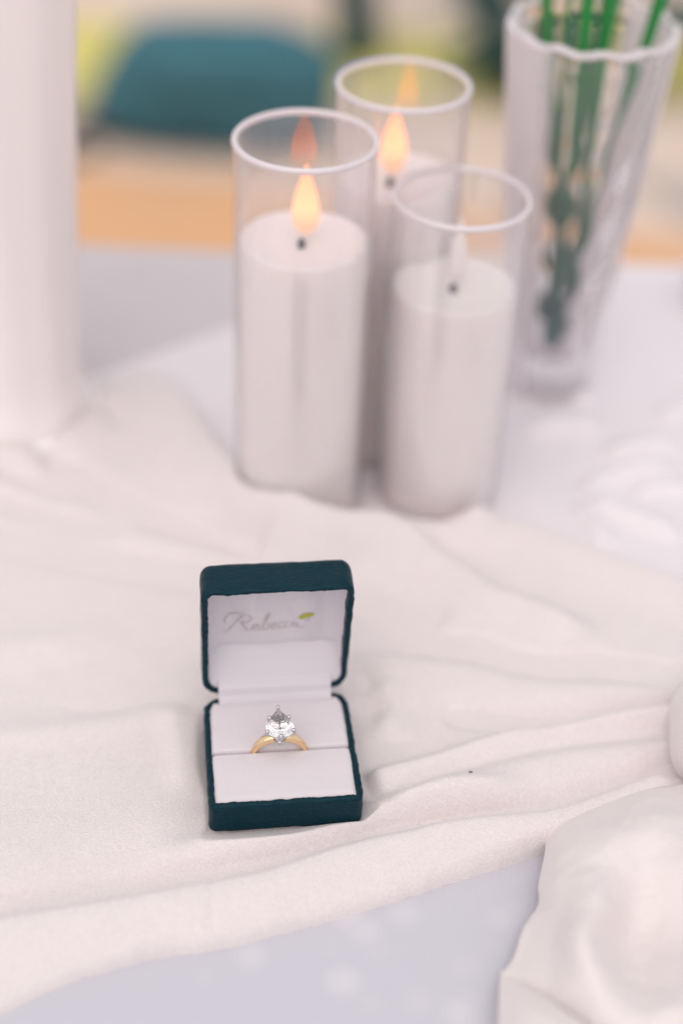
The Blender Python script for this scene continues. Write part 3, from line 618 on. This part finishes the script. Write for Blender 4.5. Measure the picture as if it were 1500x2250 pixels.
def shell(w, d, h, rf, rbk, fil, wall, inner, crinkle=0.22, seed=0.0, n=220):
    """open tray: rim at z=0, outside down to -h with fillet fil, inside down to -inner"""
    L_ = []
    for q in np.linspace(0, 90, 7): L_.append((fil * (1 - math.sin(R(q))), -h + fil * (1 - math.cos(R(q)))))
    L_ += [(0, -h + fil + (h - fil - 1.6) * s) for s in (.2, .4, .6, .8, 1)]
    r = wall / 2
    for q in np.linspace(0, 180, 9)[1:]: L_.append((r - r * math.cos(R(q)), -1.2 + 1.2 * math.sin(R(q))))
    L_ += [(wall, -3.0), (wall, -inner)]
    out = []
    for ins, z in [(fil + 8, -h), (fil + 3, -h)] + L_:
        P = resample(rrect(w, d, rf, rbk, ins, z), n)
        out.append(P)
    V, F = loops(out, True, True)
    for k in range(len(V)):
        p = Vector(V[k]) ; edge = math.exp(-abs(V[k][2] + 0.6) / 1.6)
        nn = mnoise.noise_vector(Vector((p.x * .9 + seed, p.y * .9, p.z * .8))); n2 = mnoise.noise_vector(Vector((p.x * .22 + seed, p.y * .22, p.z * .3)))
        cx_ = math.exp(-((w / 2 - abs(p.x)) + min(p.y, d - p.y)) / 3.0)
        V[k] += np.array(nn) * crinkle * (edge * (.7 + 1.6 * cx_) + .06) + np.array(n2) * crinkle * .5
    return V, F
BW, BD, BH, HW = 53.0, 52.3, 13.8, 52.8
V, F = shell(BW, BD, BH, 2.6, 6.5, 2.0, 2.3, 8.0, .5, 0.0); V[:, 2] += BH
base = obj('base', V, F, 'leather', rb, sharp=70)
# lid: built flat (opening up, hinge at y=0), then swung up
LA = R(91.5); LID = (52.8, 50.8, 17.0)
def lidp(P):
    P = np.asarray(P, float); c, s = math.cos(LA), math.sin(LA)
    return np.stack([P[:, 0] * (1 + .0004 * P[:, 1]) + P[:, 1] * .018, HW + P[:, 1] * c - P[:, 2] * s, BH + .9 + P[:, 1] * s + P[:, 2] * c], 1)
V, F = shell(LID[0], LID[1], LID[2], 6.5, 4.0, 4.6, 2.3, 14.5, .5, 31.0)
obj('lid', lidp(V), F, 'leather', rb, sharp=70)
# satin lining in the lid
def lin_depth(U, Vv):
    hw, hd = LID[0] / 2 - 1.9, LID[1]
    su = np.clip((hw - np.abs(U)) / 9.0, 0, 1); st = np.clip((hd - 1.9 - Vv) / 6.5, 0, 1); sb = np.clip((Vv - 1.0) / 13.0, 0, 1)
    f = np.sqrt(1 - (1 - su) ** 2) ; ft = np.sqrt(1 - (1 - st) ** 2); fb = sb ** 1.25
    d = 10.0 * np.minimum(f ** .8, 1) * ft ** .8 * fb
    d = np.where(Vv < 13.5 + 2.0 * (np.abs(U) / hw) ** 2, d * .97, d)
    crease = np.exp(-((Vv - (13.8 + 2.5 * (np.abs(U) / hw) ** 3)) / .8) ** 2) * .5
    wr = .5 * np.sin(U * .33 + Vv * .10 + 1.0) * np.exp(-((Vv - 30) / 12) ** 2) + .35 * np.exp(-((U - 9 - (Vv - 26) * -.35) / 2.2) ** 2) * sstep(14, 24, Vv) + .3 * np.exp(-((U + 10 + (Vv - 26) * -.25) / 2.0) ** 2) * sstep(15, 26, Vv)
    return -0.8 - d - crease + 2.0 * wr * np.minimum(f, ft)
u = np.linspace(-LID[0] / 2 + 1.7, LID[0] / 2 - 1.7, 150); w = np.linspace(1.0, LID[1] - 1.7, 150)
U, Wv = np.meshgrid(u, w)
# round the corners of the patch
rc = 4.5; hwu = LID[0] / 2 - 1.7
cu = np.where(np.abs(U) > hwu - rc, np.abs(U) - (hwu - rc), 0); cw = np.where(Wv < 1 + rc, (1 + rc) - Wv, np.where(Wv > LID[1] - 1.7 - rc, Wv - (LID[1] - 1.7 - rc), 0))
fac = np.where((cu > 0) & (cw > 0), np.maximum(cu, cw) / np.maximum(np.hypot(cu, cw), 1e-6), 1)
U2 = np.sign(U) * (np.abs(U) - cu + cu * fac); W2 = np.where(Wv < 1 + rc, Wv + cw - cw * fac, Wv - cw + cw * fac)
D = lin_depth(U2, W2)
lin = obj('lid_lining', lidp(np.stack([U2, W2, D], -1).reshape(-1, 3)), gridf(150, 150), 'satin', rb)
# printed script lettering and leaf on the lining
def stroke(pts, wid, k=8, z=.32):
    P = crom(pts, k); T = np.gradient(P, axis=0); T /= np.linalg.norm(T, axis=1)[:, None] + 1e-9; N = np.stack([-T[:, 1], T[:, 0]], 1)
    ww = wid * (0.65 + .5 * np.abs(T[:, 1])) ; A = P + N * ww[:, None] / 2; B = P - N * ww[:, None] / 2
    Q = np.stack([A, B], 1).reshape(-1, 2); d = lin_depth(Q[:, 0], Q[:, 1]) + z
    return lidp(np.stack([Q[:, 0], Q[:, 1], d], 1)), gridf(len(P), 2)
TU, TV, TS = -16.2, 22.0, 1.13
def letter(pts, dx, dy=0.0, wid=.42): return stroke([(TU + (dx + a) * TS, TV + (dy + b) * TS) for a, b in pts], wid)
S = [
    letter([(-1.8, .2), (-1.2, -.3), (0, .1), (1.6, 2.2), (3.0, 4.6), (4.1, 6.6)], 0), letter([(-1.0, 3.0), (-1.4, 4.6), (0, 6.4), (3.2, 7.4), (6.0, 7.2), (6.9, 5.6), (5.4, 4.0), (3.2, 3.6)], 0), letter([(3.4, 3.7), (4.6, 2.0), (5.6, .3), (6.8, .2), (7.4, .9)], 0),
    letter([(0, 1.2), (1.5, 1.5), (2.1, 2.3), (1.3, 2.9), (.4, 1.9), (.6, .5), (1.8, .1), (2.9, .9)], 7.2),
    letter([(0, .9), (1.5, 3.2), (2.9, 6.0), (2.2, 6.2), (1.2, 3.6), (.8, .6), (1.7, .1), (2.6, 1.2), (2.2, 2.1), (3.2, 1.9)], 9.9),
    letter([(0, 1.2), (1.3, 1.5), (1.8, 2.2), (1.1, 2.7), (.3, 1.7), (.6, .4), (1.5, .1), (2.5, .9)], 13.1, -.4, .36),
    letter([(1.7, 2.1), (1.0, 2.5), (.2, 1.6), (.5, .3), (1.4, .1), (2.3, .8)], 15.5, -.5, .34), letter([(1.7, 2.1), (1.0, 2.5), (.2, 1.6), (.5, .3), (1.4, .1), (2.3, .8)], 17.6, -.3, .32),
    letter([(1.7, 2.0), (.9, 2.3), (.2, 1.4), (.6, .3), (1.5, .9), (1.8, 2.1), (1.8, .5), (2.6, .2), (4.4, 1.3)], 19.8, 0, .32)]
obj('script_lettering', *join(*S), 'print', lin)
c = (11.4, 28.2); a = np.linspace(0, 2 * np.pi, 28, endpoint=False)
lx = 2.9 * np.cos(a); ly = 1.15 * np.sin(a) * (1 - .35 * np.cos(a)) + .45 * (lx / 2.9) * 1.2 - .12 * lx ** 2 * .5 + .5
Q = np.stack([c[0] + lx, c[1] + ly], 1); Q = np.vstack([Q, [c[0], c[1] + .3]]); d = lin_depth(Q[:, 0], Q[:, 1]) + .32
obj('leaf_emblem', lidp(np.stack([Q[:, 0], Q[:, 1], d], 1)), [[i, (i + 1) % 28, 28] for i in range(28)], 'leafprint', lin)
obj('emblem_tail', *join(stroke([(c[0] + 1.3, c[1] - .3), (c[0] + .9, c[1] - 1.4), (c[0] + .2, c[1] - 2.2), (c[0] - .5, c[1] - 1.8)], .5)), 'print', lin)
# hinge lining
pw = crom([(44.0, BH - 3.0), (47.5, BH - 1.0), (50.2, BH + .1), (51.4, BH + .9), (52.0, BH + 2.2), (52.5, BH + 3.9), (54.2, BH + 5.2), (57.6, BH + 7.4)], 5); un = np.linspace(-20.6, 20.6, 40)
G = np.array([[(x, y, z) for x in un] for y, z in pw]); obj('hinge_lining', G.reshape(-1, 3), gridf(len(pw), 40), 'satin', rb)
# cushions with the slot between them
SL = 24.8
def pad(name, w0, w1, slot_at, top):
    U, Vv = np.meshgrid(np.linspace(-1, 1, 80), np.linspace(0, 1, 60)); hw = BW / 2 - 2.0
    X_ = U * hw; Y_ = w0 + (w1 - w0) * Vv
    if slot_at == 'back': es = w1 - Y_; eo = Y_ - w0
    else: es = Y_ - w0; eo = w1 - Y_
    r6 = 5.0; cw_ = np.where(eo < r6, r6 - eo, 0); cu_ = np.where(np.abs(X_) > hw - r6, np.abs(X_) - (hw - r6), 0); rk = r6 if slot_at == 'front' else 1.0
    if slot_at == 'front':
        f_ = np.where((cu_ > 0) & (cw_ > 0), np.maximum(cu_, cw_) / np.maximum(np.hypot(cu_, cw_), 1e-6), 1)
        X_ = np.sign(X_) * (np.abs(X_) - cu_ + cu_ * f_); Y_ = np.where(cw_ > 0, Y_ + (cw_ - cw_ * f_), Y_)
    Z_ = top - 6.5 * (1 - np.sqrt(np.clip(1 - (1 - np.clip(es / 1.3, 0, 1)) ** 2, 0, 1)))
    edge = np.minimum(eo, hw - np.abs(U * hw)); Z_ -= 1.3 * (1 - np.sqrt(np.clip(1 - (1 - np.clip(edge / 3.0, 0, 1)) ** 2, 0, 1)))
    Z_ += .35 * np.exp(-((es - 7) / 6) ** 2) + .12 * fbm(X_, Y_, 7, w0, 2)
    return obj(name, np.stack([X_, Y_, Z_], -1).reshape(-1, 3), gridf(60, 80), 'cushion', rb)
pad('front_cushion', 1.9, SL, 'back', BH - .1)
pad('rear_cushion', SL + .05, BD - 2.2, 'front', BH - .15)

# ------------------------------------------------------------------ ring
RC = (-.6, SL + .0, BH - 3.4)
rg = thing('ring', 'gold ring with a large pear shaped diamond in the box cushion', 'ring', (BX + RC[0] * ca - RC[1] * sa, BY + RC[0] * sa + RC[1] * ca, BZ + RC[2]), BYAW)
Ls = []
th = np.linspace(-np.pi, np.pi, 97)[:-1]
gap = 0.20
for t in np.linspace(gap, 2 * np.pi - gap, 100):           # t = angle from the top
    k = min(t, 2 * np.pi - t); sh_ = math.exp(-((k - gap) / .75) ** 2); wd_ = 1.05 + .85 * sh_; thk = .85 + .85 * sh_
    rm = 9.6 + .35 * sh_; q = np.linspace(0, 2 * np.pi, 20, endpoint=False)
    rad = rm + thk * np.sign(np.sin(q)) * np.abs(np.sin(q)) ** .75; dep = wd_ * np.sign(np.cos(q)) * np.abs(np.cos(q)) ** .75
    Ls.append(np.stack([rad * math.sin(t), dep, rad * math.cos(t)], 1))
V, F = loops(Ls); obj('shank', V, F, 'gold', rg, sharp=50)
# pear outline, tip away from the opening
def pear(t): 
    x = np.sin(t) * np.sin(t / 2) ** 1.15; y = np.cos(t); return x / 0.82 * 5.4, y * 6.9
GZ_ = 16.6                                                  # girdle height above the ring centre
def pring(sc, z, n=32, ph=0.0, cy=-1.2):
    t = np.linspace(0, 2 * np.pi, n, endpoint=False) + ph; x, y = pear(np.mod(t, 2 * np.pi)); x = np.where(np.mod(t, 2 * np.pi) > np.pi, -np.abs(x), np.abs(x))
    return np.stack([x * sc, cy + (y - cy) * sc, np.full(n, z)], 1)
n = 24; Lg = [pring(.04, GZ_ - 4.3, n), pring(.5, GZ_ - 2.2, n, np.pi / n), pring(1, GZ_ - .12, n), pring(1, GZ_ + .12, n), pring(.83, GZ_ + .8, n, np.pi / n), pring(.60, GZ_ + 1.5, n)]
V = np.concatenate(Lg); F = []
for k in range(len(Lg) - 1):
    for j in range(n):
        a_, b_, c_, d_ = k * n + j, k * n + (j + 1) % n, (k + 1) * n + (j + 1) % n, (k + 1) * n + j
        if k == 2: F.append([a_, b_, c_, d_])
        elif k % 2 == 1 or k == 3 and False: F += [[a_, b_, c_], [a_, c_, d_]]
        else: F += [[a_, b_, d_], [b_, c_, d_]]
F.append([j for j in range(n)][::-1]); F.append([5 * n + j for j in range(n)])
for f in F: f.reverse()
st = obj('diamond', V, F, 'diamond', rg, smooth=False)
import bmesh
bm = bmesh.new(); bm.from_mesh(st.data); bmesh.ops.recalc_face_normals(bm, faces=bm.faces); bm.to_mesh(st.data); bm.free()
# head: collar, basket rail and six prongs
hz = 10.3
obj('collar', *join(lathe([(1.1, hz - 2.0), (2.0, hz - 1.4), (2.3, hz - .2), (2.2, hz + .8), (1.5, hz + 1.2)], 24), sphere((0, -1.7, hz - 1.3), 1.05, 8)), 'platinum', rg)
P = pring(.62, GZ_ - 2.9, 48); obj('basket_rail', *tube(np.vstack([P, P[:2]]), .34, 8), 'platinum', rg)
for t in (0.0, 1.25, 2 * np.pi - 1.25, 2.25, 2 * np.pi - 2.25, np.pi):
    x, y = pear(np.array([t])); x = abs(x[0]) * (1 if t <= np.pi else -1); y = y[0]
    ox, oy = x * 1.04, y * 1.03 + (.25 if t == 0 else 0)
    P = crom([(ox * .18, oy * .18, hz + .2), (ox * .55, oy * .55, GZ_ - 3.4), (ox * .95, oy * .95, GZ_ - .9), (ox * 1.02, oy * 1.02, GZ_ + .2), (ox * .97, oy * .97, GZ_ + .8)], 6)
    tip = sphere((ox * .96, oy * .96, GZ_ + .75), .76, 8, .9)
    obj('prong', *join(tube(P, np.linspace(.70, .58, len(P)), 10), tip), 'platinum', rg)
